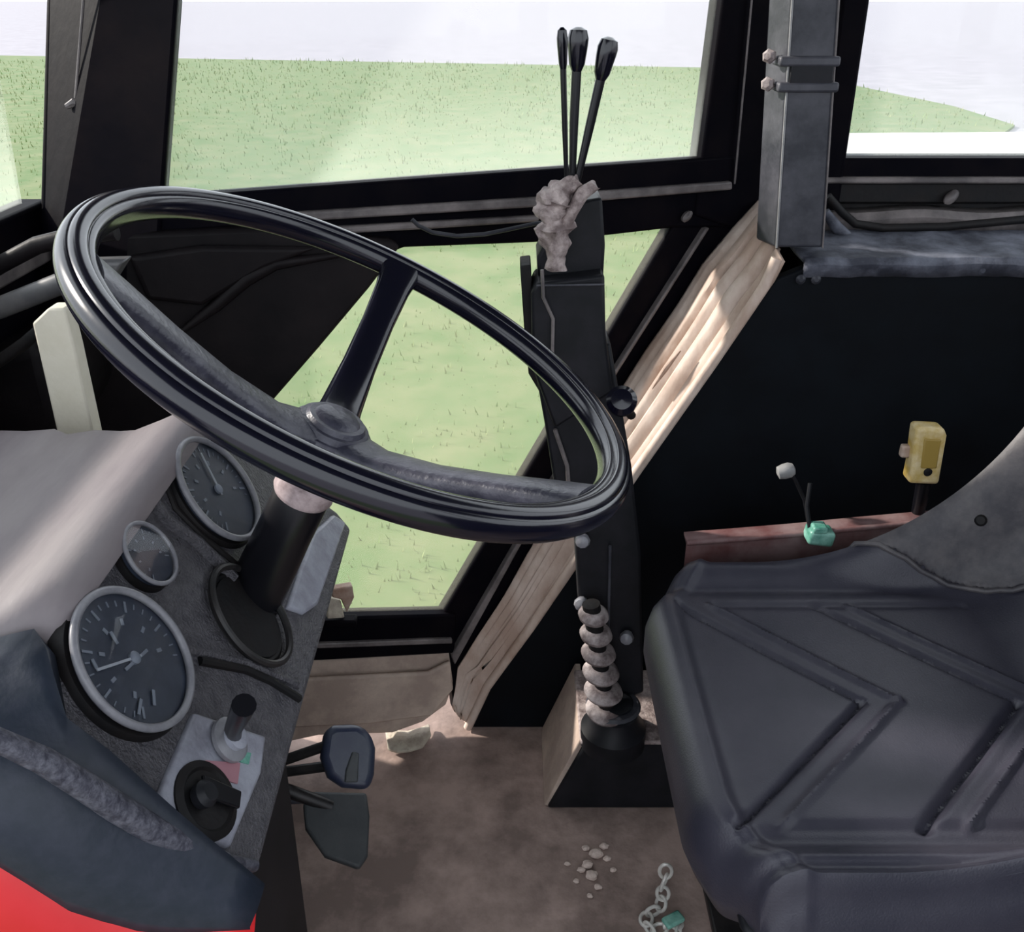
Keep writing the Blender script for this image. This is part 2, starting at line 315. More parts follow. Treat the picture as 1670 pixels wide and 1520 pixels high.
MB().tube([onY(x, y, 1.37) for x, y in ((1346, 345), (1365, 372), (1390, 395), (1420, 410))], [.006, .009, .009, .006], 10).build('folded_corner', M['ledge'], rw)
MB().prism([(x0-.02, 1.43, .95), (1.36, 1.43, .95), (1.36, 1.43, ZT), (x0+.02, 1.43, ZT)], (0, .004, 0)).build('glass_pane', M['glass'], rw, smooth=False)
for x in (1550,):
    MB().lathe(onY(x, 322, 1.405), (0, -1, .3), [(.002, -.004), (.010, 0), (.010, .004), (.005, .009), (.001, .010)], 14, e=(1.3, .8)).build('latch_stud', M['greyrail'], rw)

# ---------------- wheel arch ----------------
YA = 1.26
wa = empty('wheel_arch', (.3, YA+.05, 0), 'black wheel arch panel with a dusty tan sloping front, right of the lower door glass', 'wheel arch')
e0 = [(768, 1168), (800, 1120), (870, 1025), (935, 930), (1040, 775), (1100, 690), (1165, 598), (1225, 510), (1268, 455), (1335, 428)]
lowe = [onY(x, y, YA) for x, y in e0]; lowe[0].z = 0
face = lowe[::-1]+[V((.0, YA, 0)), V((1.36, YA, 0)), V((1.36, YA, .842)), V((.6, YA, .842))]
face = [lowe[i] for i in range(len(lowe))]+[V((1.36, YA, lowe[-1].z)), V((1.36, YA, 0))]
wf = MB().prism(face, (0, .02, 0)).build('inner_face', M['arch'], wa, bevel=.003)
# tan sloping front: surface between the arch edge and the door frame
e1 = [(742, 1150), (745, 1090), (820, 970), (880, 870), (1000, 650), (1040, 590), (1085, 520), (1145, 430), (1195, 372), (1238, 325)]
strip = lowe[:-2]+[onY(1252, 470, YA), onY(1272, 425, YA)]
P = []; NS = 28
for (a, (x, y)) in zip(strip, e1):
    b = door(x, y, .004); P.append([a.lerp(b, j/NS)+V((-.010, -.004, .008))*math.sin(math.pi*j/NS)*.8 for j in range(NS+1)])
R = []
for i in range(len(P)-1):
    for k in range(6): R.append([P[i][j].lerp(P[i+1][j], k/6) for j in range(NS+1)])
R.append(P[-1])
for i, row in enumerate(R):
    for j in range(NS+1):
        t = j/NS; gr_ = sum(dp*math.exp(-((t-c)/.03)**2) for c, dp in ((.22, .008), (.42, .006), (.60, .009), (.80, .006)))
        row[j] = row[j]+V((1, .1, -.7))*gr_+V((1, 0, 0))*noise.noise(row[j]*9)*.006
MB().grid(R).build('sloping_front', M['tan'], wa, solid=.006)
MB().tube([q+V((-.006, -.004, .004)) for q in strip], .008, 10).build('rolled_edge', M['tan'], wa)
for s_, t_ in (((1064, 634), (1110, 572)), ((948, 802), (975, 765))):
    a, b = [on(x, y, lowe[5].lerp(door(1040, 590), .5)+V((-.02, 0, .012)), (-.8, -.25, .5)) for x, y in (s_, t_)]
    MB().tube([a, a.lerp(b, .5)+V((0, 0, .003)), b], [.001, .004, .001], 8).build('dirt_crease', M['tan2'], wa)
# dusty ledge on top
tp = MB(); nx = 60
tp.grid([[V((lowe[-1].x-.02+(1.36-lowe[-1].x)*i/nx, y, zz+.004*noise.noise(V((i*.4, y*30, 0))))) for y, zz in ((YA-.004, .824), (YA-.008, .842), (YA+.0, .85), (YA+.05, .853), (YA+.10, .857), (1.40, .862), (1.42, .864))] for i in range(nx+1)])
tp.build('dusty_ledge', M['ledge'], wa, solid=.008)
for x in (1305, 1330, 1600):
    MB().lathe(onY(x, 455 if x < 1400 else 440, YA-.001), (0, -1, 0), [(.007, 0), (.007, .003), (.003, .006)], 10).build('rivet', M['ledge'] if x > 1400 else M['post'], wa)

# knob on the arch edge near the wheel
kb = onY(1014, 655, 1.045)
k_ = empty('knob', kb, 'small dark round knob on a stub beside the right end of the steering wheel', 'knob')
MB().lathe(kb, (-.1, -.75, .55), [(.001, -.012), (.012, -.010), (.019, -.002), (.019, .006), (.013, .013), (.001, .015)], 20).build('grip', M['wheel'], k_)
MB().tube([kb, kb+V((.008, .03, -.02)), kb+V((.02, .048, -.04))], .006, 10).build('stem', M['steel'], k_)

# ---------------- lever pedestal ----------------
YL = 1.10
lp = empty('lever_pedestal', onY(1000, 1180, YL), 'black upright pedestal carrying three long thin control levers with a crumpled dusty boot', 'control levers')
lev = [((925, 330), (921, 205), (917, 62), .0028, .006, .03), ((932, 335), (936, 200), (943, 62), .0042, .011, 0), ((930, 345), (962, 205), (991, 78), .0042, .011, .0)]
for (a, m_, b, r, kr, dy) in lev:
    pa, pm, pb = [onY(*q, YL+dy) for q in (a, m_, b)]
    l_ = MB().tube([pa, pa.lerp(pm, .5), pm, pb], [r*.8, r, r*1.25, r*1.35], 12).build('lever', M['column'], lp)
    d = (pb-pm).normalized()
    MB().lathe(pb-d*.036, d, [(r, 0), (kr*.8, .010), (kr, .028), (kr*1.05, .036), (kr*.85, .044), (kr*.3, .047)], 20).build('lever_knob', M['wheel'], l_)
# crumpled boot
bt_ = MB(); rings = []
cxs = [(905, 440, 14), (906, 400, 22), (905, 370, 28), (903, 345, 26), (905, 325, 28), (915, 312, 20), (930, 300, 14), (945, 292, 8)]
path = [onY(x, y, YL-.01) for x, y, _ in cxs]; pr = [q[2]/FPX*1.1 for q in cxs]
fine, fr = [], []
for i in range(len(path)-1):
    for k in range(5):
        t = k/5; fine.append(path[i].lerp(path[i+1], t)); fr.append((pr[i]*(1-t)+pr[i+1]*t)*(1+.16*math.cos(k/5*2*math.pi)))
bt_.tube(fine, fr, 24)
for v in bt_.v: v += (v-V((.05, YL, v.z))).normalized()*noise.noise(v*70)*.010
bt_.build('crumpled_boot', M['boot'], lp)
b2 = MB().tube([onY(x, y, YL-.02) for x, y in ((903, 430), (915, 385), (932, 345), (950, 315), (972, 300))], [.004, .007, .008, .008, .007], 12)
for v in b2.v: v += V((1, 0, 1))*noise.noise(v*90)*.004
b2.build('boot_fold', M['boot'], lp)
def lbox(name, L4, Y0, dep, mat_, bev=.004):
    return MB().prism([onY(x, y, Y0) for x, y in L4], (0, dep, 0)).build(name, mat_, lp, bevel=bev)
lbox('upper_housing', ((925, 332), (982, 322), (987, 400), (984, 455), (878, 462), (876, 420)), YL+.02, .07, M['slate'])
lbox('housing_plate', ((874, 462), (986, 448), (988, 545), (1000, 640), (905, 700), (868, 600), (866, 480)), YL-.01, .07, M['slate'])
lbox('column_plate', ((870, 590), (996, 560), (1030, 760), (1045, 900), (1050, 1130), (1000, 1150), (945, 1000), (938, 880), (905, 800), (888, 690)), YL, .06, M['slate'])
lbox('side_bracket', ((848, 434), (866, 432), (872, 560), (880, 640), (862, 610), (855, 540)), YL+.01, .05, M['rubber'], .002)
MB().tube([onY(x, y, YL-.02) for x, y in ((884, 440), (886, 485), (902, 520), (900, 620))], .0022, 8).build('thin_rod', M['greyrail'], lp)
MB().tube([onY(x, y, YL-.014) for x, y in ((875, 466), (985, 464))], .0014, 8).build('plate_seam', M['post'], lp)
MB().tube([onY(x, y, YL-.006) for x, y in ((905, 700), (925, 760), (930, 830), (915, 870))], .003, 8).build('control_cable', M['greyrail'], lp)
MB().tube([onY(x, y, YL-.008) for x, y in ((995, 890), (993, 1000), (990, 1110))], .0022, 8).build('control_cable', M['post'], lp)
# bellows: dusty stacked rings
for i in range(6):
    c = onY(968+i*4, 1003+i*31, YL-.03); r_ = .020+.0016*i
    MB().lathe(c, (.12, -.1, 1), [(r_*.7, -.011), (r_*1.0, -.006), (r_*1.12, 0), (r_*1.0, .006), (r_*.7, .011)], 24).build('bellows_ring', M['bellow'], lp)
MB().tube([onY(964, 985, YL-.03), onY(994, 1190, YL-.03)], .013, 14).build('bellows_core', M['rubber'], lp)
MB().lathe(onY(1000, 1185, YL-.02), (0, 0, 1), [(.05, -.03), (.05, 0), (.040, .012), (.036, .03), (.028, .035), (.028, .05), (.02, .055)], 28).build('round_socket', M['slate'], lp)
MB().lathe(onY(1000, 1150, YL-.02), (0, 0, 1), [(.038, -.004), (.042, 0), (.038, .004)], 28).build('socket_ring', M['post'], lp)
for q in ((950, 882), (1022, 1040), (948, 985)):
    MB().lathe(onY(*q, YL-.012), (-.2, -1, .2), [(.008, -.01), (.011, 0), (.009, .006), (.003, .009)], 10).build('bolt', M['bezel'], lp)
# floor box under it
fb = empty('floor_box', (.14, 1.15, 0), 'low dark box with a pale slanted front standing on the floor below the levers', 'box')
pr_ = [(.057, 0), (.116, .145), (.30, .145), (.30, 0)]
MB().prism([(x, 1.075, z) for x, z in pr_], (0, .165, 0)).build('box_body', M['slate'], fb, bevel=.004)
MB().prism([(.052, 1.08, 0), (.108, 1.08, .150), (.118, 1.08, .150), (.060, 1.08, 0)], (0, .175, 0)).build('slanted_front', M['sill'], fb, bevel=.002)
MB().box((.20, 1.15, .149), (.19, .17, .008)).build('box_lid', M['boot'], fb, bevel=.003)

# drooping cable under the waist rail
cb = MB().tube([door(x, y, .05) for x, y in ((672, 358), (682, 368), (705, 379), (745, 385), (790, 382), (830, 374), (875, 364), (905, 362))], .0028, 10)
tag(cb.build('cable', M['post']), 'thin grey cable drooping below the waist rail, left of the lever boot', 'cable')
# latch at lower corner of the door glass
lt = empty('door_latch', door(560, 1005, .01), 'small rusty brown latch on the sill at the lower left corner of the door glass', 'latch')
MB().prism([door(x, y, .03) for x, y in ((540, 962), (575, 956), (578, 975), (566, 1000), (556, 978), (542, 975))], -DN*.014).build('catch', M['tan2'], lt, bevel=.002)
MB().prism([door(x, y, .02) for x, y in ((536, 975), (556, 980), (562, 1008), (534, 1010))], -DN*.01).build('keeper_plate', M['palecard'], lt, bevel=.002)
MB().box(door(556, 1012, .015), (.05, .02, .012)).build('base_plate', M['black'], lt, bevel=.003)
# screw bright on diagonal top
MB().lathe(door(1118, 352, .006), DN, [(.009, 0), (.010, .006), (.004, .010)], 12, e=(1, .6)).build('frame_screw', M['greyrail'], dr)
# pale flap on the floor edge
fl = MB(); rows = []
fpx = [((628, 1192), (632, 1222)), ((645, 1190), (648, 1226)), ((665, 1191), (668, 1224)), ((684, 1186), (690, 1218)), ((700, 1180), (704, 1200))]
fl.grid([[onZ(a[0], a[1], .012+.006*(i % 2)), onZ((a[0]+b[0])/2, (a[1]+b[1])/2, .020), onZ(b[0], b[1], .012+.004*(i % 2))] for i, (a, b) in enumerate(fpx)])
tag(fl.build('mat_flap', M['palecard'], solid=.008, bevel=.002), 'small pale frayed flap of matting lying where the floor meets the door sill', 'matting')

# rod with bracket on the front pillar
rd = empty('wiper_rod', onY(125, 178, 1.07), 'thin upright metal rod ending in a small bracket on the wide black pillar', 'rod')
def pil(x, y, off=.0):
    n = (a0-l0).cross(V((0, 0, 1))).normalized(); n = -n if n.y > 0 else n
    return on(x, y, l0.lerp(a0, .4)+n*(.012+off), n)
r1 = pil(123, 160); r2 = pil(136, 0); 
MB().tube([r1, r1.lerp(r2, .5), r2, r2+(r2-r1)*.9], .0018, 8).build('rod', M['greyrail'], rd)
MB().tube([pil(108, 174), pil(120, 168), pil(132, 170), pil(145, 174)], [.003, .005, .004, .002], 8).build('bracket', M['greyrail'], rd)
MB().tube([pil(135, 172), pil(150, 158), pil(168, 146)], [.003, .004, .002], 8).build('bracket_arm', M['post'], rd)

# ---------------- dashboard ----------------
PN = V((.843, 0, .538)).normalized(); P0 = V((-.246, .48, .785)); PU = V((-PN.z, 0, PN.x))
def pan(px, py, off=0): return on(px, py, P0+PN*off, PN)
def pyv(y, v, off=0): return V((P0.x, y, P0.z))+PU*v+PN*off
db = empty('dashboard', (-.3, .55, 0), 'grey and navy tractor dashboard console with round gauges on a red lower body', 'dashboard')
# instrument panel slab
out = [(.410, .030), (.445, .050), (.47, .062), (.735, .066), (.80, -.02), (.842, -.115), (.842, -.142), (.60, -.146), (.42, -.150), (.395, -.135), (.388, -.06), (.393, .02)]
pnl = MB().prism([pyv(y, v) for y, v in out], -PN*.05).build('instrument_panel', M['panel'], db, bevel=.006, seg=3)
# frame lip beyond panel (far lower strip, pale) & step
MB().prism([pan(x, y, .004) for x, y in ((470, 990), (512, 868), (545, 838), (566, 852), (548, 905), (520, 985), (498, 1000))], -PN*.01).build('pale_strip', M['plate'], pnl, bevel=.003)
MB().tube([pan(x, y, .001) for x, y in ((325, 1078), (400, 1092), (440, 1110), (488, 1140))], .0035, 8).build('panel_groove', M['rubber'], pnl)
MB().tube([pan(x, y, .0) for x, y in ((300, 1060), (345, 1068), (400, 1082), (485, 1118))], .004, 8).build('panel_rib', M['panel'], pnl)
MB().tube([pan(x, y, .0) for x, y in ((235, 800), (270, 850), (320, 885), (380, 945))], .006, 8).build('panel_rib', M['panel'], pnl)
MB().tube([pan(x, y, .0) for x, y in ((262, 770), (285, 830), (330, 875), (390, 925))], .003, 8).build('panel_groove', M['rubber'], pnl)
# cowl: profile swept along Y with rounded near end
prof = [(-.266, .832), (-.268, .840), (-.274, .847), (-.286, .851), (-.30, .848), (-.325, .838), (-.338, .837), (-.36, .838), (-.385, .834), (-.395, .839), (-.42, .837), (-.46, .838), (-.50, .838), (-.56, .834), (-.63, .82), (-.63, .60), (-.30, .60), (-.29, .80)]
rows = []
ys = [(.372, .30), (.375, .55), (.382, .78), (.393, .92), (.406, .985), (.43, 1), (.50, 1), (.56, 1), (.62, 1), (.68, 1), (.712, 1), (.72, .985), (.722, .95)]
nprof = len(prof)
cw = MB(); vs = []
for y, s_ in ys:
    near = y < .5
    for (x, z) in prof:
        top = z > .7
        dz = (1-s_)*(-.045 if near else -.02) if top else 0
        vs.append(V((x-(1-s_)*(.012 if x > -.3 else 0), y+(max(0, min(1, (x+.40)/.12))*.070*min(1, (.50-y)/.10) if near else (.012 if x > -.30 else 0)), z+dz)))
fs = []
for i in range(len(ys)-1):
    for k in range(nprof): fs.append([i*nprof+k, i*nprof+(k+1) % nprof, (i+1)*nprof+(k+1) % nprof, (i+1)*nprof+k])
fs += [list(range(nprof))[::-1], [(len(ys)-1)*nprof+k for k in range(nprof)]]
cw.add(vs, fs); cwo = cw.build('cowl', M['cowl'], db)
a, b = [on(x, y, (-.36, .5, .835), (.25, 0, 1)) for x, y in ((80, 888), (132, 862))]
MB().tube([a, a.lerp(b, .5), b], [.001, .003, .001], 8).build('slot', M['rubber'], cwo)
a, b = [on(x, y, (-.34, .66, .837), (.25, 0, 1)) for x, y in ((196, 722), (225, 706))]
MB().tube([a, a.lerp(b, .5), b], [.001, .002, .001], 8).build('slot', M['rubber'], cwo)
# navy near side shell
def smooth_(a, b, x):
    t = max(0, min(1, (x-a)/(b-a))); return t*t*(3-2*t)
def lerpt(tab, x):
    for (xa, za), (xb, zb) in zip(tab, tab[1:]):
        if x >= xb: return za+(zb-za)*(x-xa)/(xb-xa)
    return tab[-1][1]
SEAM = [(-.150, .650), (-.167, .655), (-.218, .673), (-.26, .714), (-.287, .757), (-.34, .80), (-.62, .805)]
SY = [(-.150, .392), (-.167, .389), (-.20, .378), (-.25, .362), (-.29, .358), (-.62, .36)]
def seam(x): return lerpt(SEAM, x)
sh = MB(); G = []
for i in range(31):
    x = -.166-.44*i/30
    ztop = min(P0.z-(x-P0.x)*PN.x/PN.z, .822)
    zb = seam(x)
    zb = min(zb, ztop-.0)
    row = []
    for j in range(9):
        t = j/8; z = ztop+.004+(zb-ztop-.004)*t
        yt = lerpt([(-.15, .402), (-.256, .402), (-.276, .449), (-.30, .438), (-.36, .398), (-.40, .378), (-.62, .372)], x); y = yt+(lerpt(SY, x)-yt)*math.sin(min(1, t*1.5)*math.pi/2)
        row.append(V((x, y, z)))
    G.append(row)
sh.grid(G).build('navy_side', M['navy'], db, solid=-.012)
bd = MB().tube([onY(*q) for q in ((-140, 1150, .350), (-60, 1180, .352), (0, 1208, .356), (70, 1240, .362), (130, 1277, .368), (190, 1317, .376), (250, 1354, .384), (320, 1388, .394), (375, 1410, .404), (415, 1412, .418))], [.004, .005, .006, .007, .0075, .008, .008, .0075, .006, .004], 14)
bd.build('dusty_edge', M['edge'], db)
# red lower body
rb_ = MB(); G = []
for i in range(25):
    x = -.164-.44*i/24
    zb = seam(x); y_ = lerpt(SY, x)
    G.append([V((x, y_+.004, zb+.002)), V((x, y_-.004, zb-.006)), V((x, y_-.009, zb-.03)), V((x, y_-.010, zb-.12)), V((x, y_-.009, .30)), V((x, y_-.008, 0.0))])
rb_.grid(G).build('red_body', M['red'], db, solid=-.01)
MB().tube([r_[0]+V((0, -.003, .002)) for r_ in G], .0035, 8).build('seam_trim', M['rubber'], db)
# lower dark body of console
MB().prism([(-.176, .395, .655), (-.235, .395, .60), (-.245, .395, 0), (-.62, .395, 0), (-.62, .395, .70), (-.30, .395, .72)], (0, .33, 0)).build('lower_body', M['slate'], db, bevel=.006)

# gauges
def gauge(cpx, R_, name='gauge', nt=24, needle=None, rot=0):
    c = pan(*cpx, .006)
    u = V((0, 1, 0)); q = PN.cross(u)   # q = in-plane up
    if q.z < 0: q = -q
    gz = MB().lathe(c-PN*.012, PN, [(R_*1.06, 0), (R_*1.06, .006), (R_*1.02, .011)], 56).build(name, M['rubber'], pnl)
    ring = [c+(u*math.cos(t)+q*math.sin(t))*R_*.96+PN*.004 for t in [2*math.pi*k/72 for k in range(72)]]
    MB().tube(ring, R_*.045+.0006, 10, closed=True).build('bezel', M['bezel'], gz)
    MB().lathe(c-PN*.004, PN, [(R_*.94, 0), (R_*.94, .0055)], 56).build('dial', M['dial'], gz)
    dz = .0020
    tk = MB()
    for k in range(nt):
        t = math.radians(rot+220-260*k/(nt-1)); d = u*math.cos(t)+q*math.sin(t); big = k % 4 == 0
        a = c+d*R_*(.66 if big else .74)+PN*dz; b = c+d*R_*.82+PN*dz
        tk.bar(a, b, R_*(.035 if big else .018), .0006, d.cross(PN))
    for k in range(7):   # blurred figures
        t = math.radians(rot+210-240*k/6); d = u*math.cos(t)+q*math.sin(t); tk.bar(c+d*R_*.47+PN*dz, c+d*R_*.56+PN*dz, R_*.05, .0006, d.cross(PN))
    tk.build('scale_marks', M['mark'], gz, smooth=False)
    if needle is not None:
        d = (u*math.cos(needle)+q*math.sin(needle))
        MB().bar(c-d*R_*.12+PN*.0035, c+d*R_*.70+PN*.0035, R_*.035, .0008, d.cross(PN)).build('needle', M['needle'], gz, smooth=False)
        MB().lathe(c+PN*.002, PN, [(R_*.09, 0), (R_*.09, .002), (R_*.05, .003)], 20).build('needle_cap', M['mark'], gz)
    MB().lathe(c+PN*.0045, PN, [(R_*.93, 0), (R_*.93, .0008)], 48).build('lens', M['lens'], gz, smooth=False)
    return gz
gauge((214, 1076), .0495, needle=math.radians(150)); gauge((352, 800), .0490, needle=math.radians(62), nt=30); gauge((239, 906), .0250, nt=13)
# extra pale marks on the largest dial
for (x, y, x2, y2) in ((180, 1030, 192, 1050), (240, 1060, 205, 1092), (250, 1125, 252, 1150), (230, 1140, 226, 1165), (150, 1075, 158, 1090)):
    a, b = pan(x, y, .009), pan(x2, y2, .009); MB().bar(a, b, .0022, .0006, (0, 1, 0)).build('dial_mark', M['mark'], bpy.data.objects['gauge'])
# column boot ring
rc = pan(402, 1008, .0)
ring = MB().lathe(rc-PN*.006, PN, [(.030, -.004), (.040, -.004), (.044, .003), (.043, .006), (.040, .008), (.034, .006), (.030, .0)], 44, e=(.86, 1), ref=(0, 1, 0))
ring.build('column_socket', M['rubber'], pnl)
MB().tube([rc+V((0, 1, 0))*(.0385*math.cos(t))+PU*(.045*math.sin(t))+PN*.006 for t in [2*math.pi*k/48 for k in range(48)]], .003, 8, closed=True).build('socket_rim', M['steel'], pnl)
MB().lathe(rc+PN*.001, PN, [(.037, -.002), (.037, .0015)], 36, e=(.86, 1), ref=(0, 1, 0)).build('socket_gap', M['rubber'], pnl)
# ignition plate
pp = [(318, 1160), (436, 1200), (428, 1260), (378, 1382), (252, 1332), (262, 1290)]
ip = MB().prism([pan(x, y, .004) for x, y in pp], -PN*.008).build('ignition_plate', M['plate'], pnl, bevel=.003, seg=3)
kc = pan(372, 1208, .006)
MB().lathe(kc, PN, [(.016, 0), (.016, .003), (.012, .005)], 28).build('key_collar', M['bezel'], ip)
MB().lathe(kc+PN*.003, PN, [(.0095, 0), (.0095, .006), (.006, .007)], 20).build('key_barrel', M['plate'], ip)
ke = on(398, 1150, kc+PN*.05, PN)
MB().tube([kc+PN*.006, kc.lerp(ke, .35)+PN*.0, ke], [.0045, .006, .008], 12).build('toggle', M['column'], ip)
sc_ = pan(338, 1304, .0055)
sk = MB().lathe(sc_-PN*.004, PN, [(.026, 0), (.026, .004), (.021, .006), (.019, .0042)], 36, e=(1, 1.05)).build('socket', M['rubber'], ip)
MB().lathe(pan(325, 1300, .008), PN, [(.008, 0), (.009, .006), (.006, .010)], 18).build('socket_pin', M['slate'], sk)
MB().prism([pan(x, y, .0115) for x, y in ((332, 1262), (395, 1290), (392, 1318), (340, 1300))], -PN*.003).build('socket_flap', M['column'], sk, bevel=.001)
MB().prism([pan(x, y, .0050) for x, y in ((335, 1240), (392, 1244), (388, 1278), (330, 1262))], -PN*.002).build('pink_mark', M['pinkm'], ip)
MB().prism([pan(x, y, .0050) for x, y in ((396, 1226), (410, 1228), (406, 1246), (392, 1242))], -PN*.002).build('green_mark', M['green'], ip)

# ---------------- steering column and wheel ----------------
WN = V((.4589, -.004, .8879)).normalized(); WC = V((-.1014, .6380, .9448)); WR = .2020; TR = .0125
sc0 = empty('steering_column', WC-WN*.262, 'thick black steering column tube rising from the dashboard to the wheel hub', 'steering column')
MB().tube([WC-WN*k for k in (.275, .25, .18, .14, .134)], [.026, .0245, .0225, .0225, .020], 32).build('column_tube', M['column'], sc0)
MB().tube([WC-WN*k for k in (.142, .138, .126, .122)], [.0225, .0245, .0235, .019], 32).build('collar', M['collar'], sc0)
MB().tube([WC-WN*k for k in (.13, .10)], .014, 24).build('shaft', M['steel'], sc0)
sw = empty('steering_wheel', WC-WN*.08, 'large glossy black three spoke steering wheel tilted over the dashboard', 'steering wheel')
WX = V((1, 0, 0)); WX = (WX-WN*WX.dot(WN)).normalized(); WY = WN.cross(WX)
def sec_profile():
    o = []
    for k in range(48):
        t = 2*math.pi*k/48
        r = 1.0
        for g0, dpt, wd in ((math.radians(60), .16, .13), (math.radians(128), .13, .12), (math.radians(-75), .12, .12)):
            dd = (t-g0+math.pi) % (2*math.pi)-math.pi; r -= dpt*math.exp(-(dd/wd)**2)
        o.append((r*math.cos(t)*1.0, r*math.sin(t)*.98))
    return o
NR = 200; rimpts = []
rm = MB(); prof = sec_profile(); vs = []; fs = []
for i in range(NR):
    a = 2*math.pi*i/NR; d = WX*math.cos(a)+WY*math.sin(a)
    for (x, y) in prof: vs.append(WC+d*(WR-x*TR)+WN*(y*TR))
n = len(prof)
for i in range(NR):
    for k in range(n): fs.append([i*n+k, i*n+(k+1) % n, ((i+1) % NR)*n+(k+1) % n, ((i+1) % NR)*n+k])
rm.add(vs, fs).build('rim', M['wheel'], sw)
q1 = on(650, 450, WC, WN)-WC; th1 = math.atan2(q1.dot(WY), q1.dot(WX))
for k in range(3):
    a = th1-k*2*math.pi/3; d = WX*math.cos(a)+WY*math.sin(a)
    c = [WC+d*r-WN*h for r, h in ((.016, .084), (.045, .079), (.09, .058), (.135, .033), (.172, .012), (.196, .001))]
    s_ = [(math.copysign(abs(math.cos(t))**.7, math.cos(t))*.62, math.copysign(abs(math.sin(t))**.7, math.sin(t))*1.0) for t in [2*math.pi*j/20 for j in range(20)]]
    kw = 1.0 if k == 0 else 1.25
    m_ = MB().tube(c, [q*kw for q in (.019, .017, .0145, .0140, .0155, .019)], sec=[(a_/kw, b_) for a_, b_ in s_], ref=WN)
    m_.build('spoke', M['hub'] if k else M['wheel'], sw)
MB().lathe(WC-WN*.112, WN, [(.020, 0), (.030, .006), (.033, .018), (.033, .030), (.031, .034), (.031, .036), (.029, .0365), (.027, .041), (.024, .0415), (.022, .045), (.018, .0452), (.015, .048), (.004, .049)], 48).build('hub', M['hub'], sw)

# ---------------- pedals ----------------
p1 = empty('pedal', onZ(555, 1350, .20), 'dark grey flat rubber foot pedal, the lower of the two beside the console', 'pedal', 'foot pedals')
c = onZ(550, 1350, .20); Rm = (Matrix.Rotation(math.radians(-38), 3, 'X')@Matrix.Rotation(math.radians(12), 3, 'Y'))
pp_ = [on(x, y, c, (.15, -.35, .75)) for x, y in ((505, 1290), (598, 1292), (603, 1330), (600, 1395), (586, 1416), (530, 1396), (498, 1350), (494, 1310))]
MB().prism(pp_, V((-.15, .35, -.75)).normalized()*.014).build('pedal_pad', M['pad'], p1, bevel=.004, seg=3)
a = on(515, 1305, c, (.15, -.35, .75))
MB().tube([a+V((.02, 0, -.012)), a+V((-.06, .0, .03)), a+V((-.20, .0, .10))], .009, 12).build('pedal_arm', M['steel'], p1)
p2 = empty('pedal', onZ(570, 1240, .25), 'blue-black rounded pedal cap on an arm, the upper of the two beside the console', 'pedal', 'foot pedals')
c = onZ(570, 1235, .28)
m_ = MB().prism([on(x, y, c, (.25, -.55, .6)) for x, y in ((530, 1192), (545, 1182), (585, 1180), (606, 1195), (614, 1220), (612, 1262), (604, 1288), (560, 1284), (536, 1268), (524, 1235))], V((-.25, .55, -.6)).normalized()*.03)
m_.build('pedal_pad', M['bluep'], p2, bevel=.010, seg=4)
MB().prism([on(x, y, c+V((.25, -.55, .6))*.004, (.25, -.55, .6)) for x, y in ((575, 1226), (586, 1228), (584, 1276), (562, 1276), (564, 1256))], V((-.25, .55, -.6)).normalized()*.006).build('worn_patch', M['pad'], p2, bevel=.002)
for (s_, e_) in (((535, 1215), (440, 1248)), ((530, 1250), (440, 1262))):
    a = on(*s_, c+V((0, .01, -.01)), (0, -1, .2)); b = on(*e_, c+V((0, .01, -.01)), (0, -1, .2)); MB().tube([a, b, b+(b-a)*.6], .007, 12).build('pedal_arm', M['steel'], p2)
p3 = empty('pedal_bracket', onZ(470, 1330, .15), 'dark steel cross bar bracket behind the pedals', 'bracket')
a, b = onZ(520, 1302, .22), onZ(430, 1306, .22)
MB().tube([a, b, b+(b-a)], .006, 10).build('cross_bar', M['post'], p3)

# ---------------- things left of the dashboard ----------------
sl_ = MB(); q = [onY(x, y, .79) for x, y in ((52, 528), (78, 503), (105, 503), (122, 570), (160, 742), (101, 742))]
sl_.prism(q, (0, .02, 0)); slo = sl_.build('slat', M['cream'], bevel=.002)  # thin pale cream upright shape just past the cowl
tag(slo, 'pale cream upright slat standing behind the far edge of the dashboard cowl', 'slat')
gr = empty('grab_pipe', onY(60, 500, .9), 'grey bent pipe running below the windscreen behind the steering wheel rim', 'pipe')
MB().tube([onY(x, y, .92) for x, y in ((-160, 560), (-60, 520), (0, 502), (60, 478), (110, 458), (150, 452))], .011, 16).build('pipe', M['pipe'], gr)
MB().prism([onY(x, y, .93) for x, y in ((135, 430), (200, 428), (168, 478), (130, 470))], (0, .03, 0)).build('end_plate', M['pipe'], gr, bevel=.003)
hs = MB().tube([onY(x, y, .86) for x, y in ((-160, 690), (-60, 625), (0, 588), (40, 560), (75, 530), (110, 510))], .006, 12)
tag(hs.build('hose', M['rubber']), 'thin black hose below the grey pipe at the left edge', 'hose')
hs = MB().tube([onY(x, y, .95) for x, y in ((-160, 560), (-60, 470), (0, 432), (60, 400), (120, 385), (190, 378))], .009, 12)
tag(hs.build('hose', M['bulk']), 'dark hose along the bottom rail of the windscreen above the grey pipe', 'hose')
bx_ = MB().prism([onY(x, y, .90) for x, y in ((-200, 640), (40, 560), (70, 560), (100, 690), (60, 760), (-200, 800))], (0, .16, 0))
tag(bx_.build('firewall_box', M['bulk'], bevel=.02, seg=4), 'dusky box on the firewall left of the cream slat', 'box')

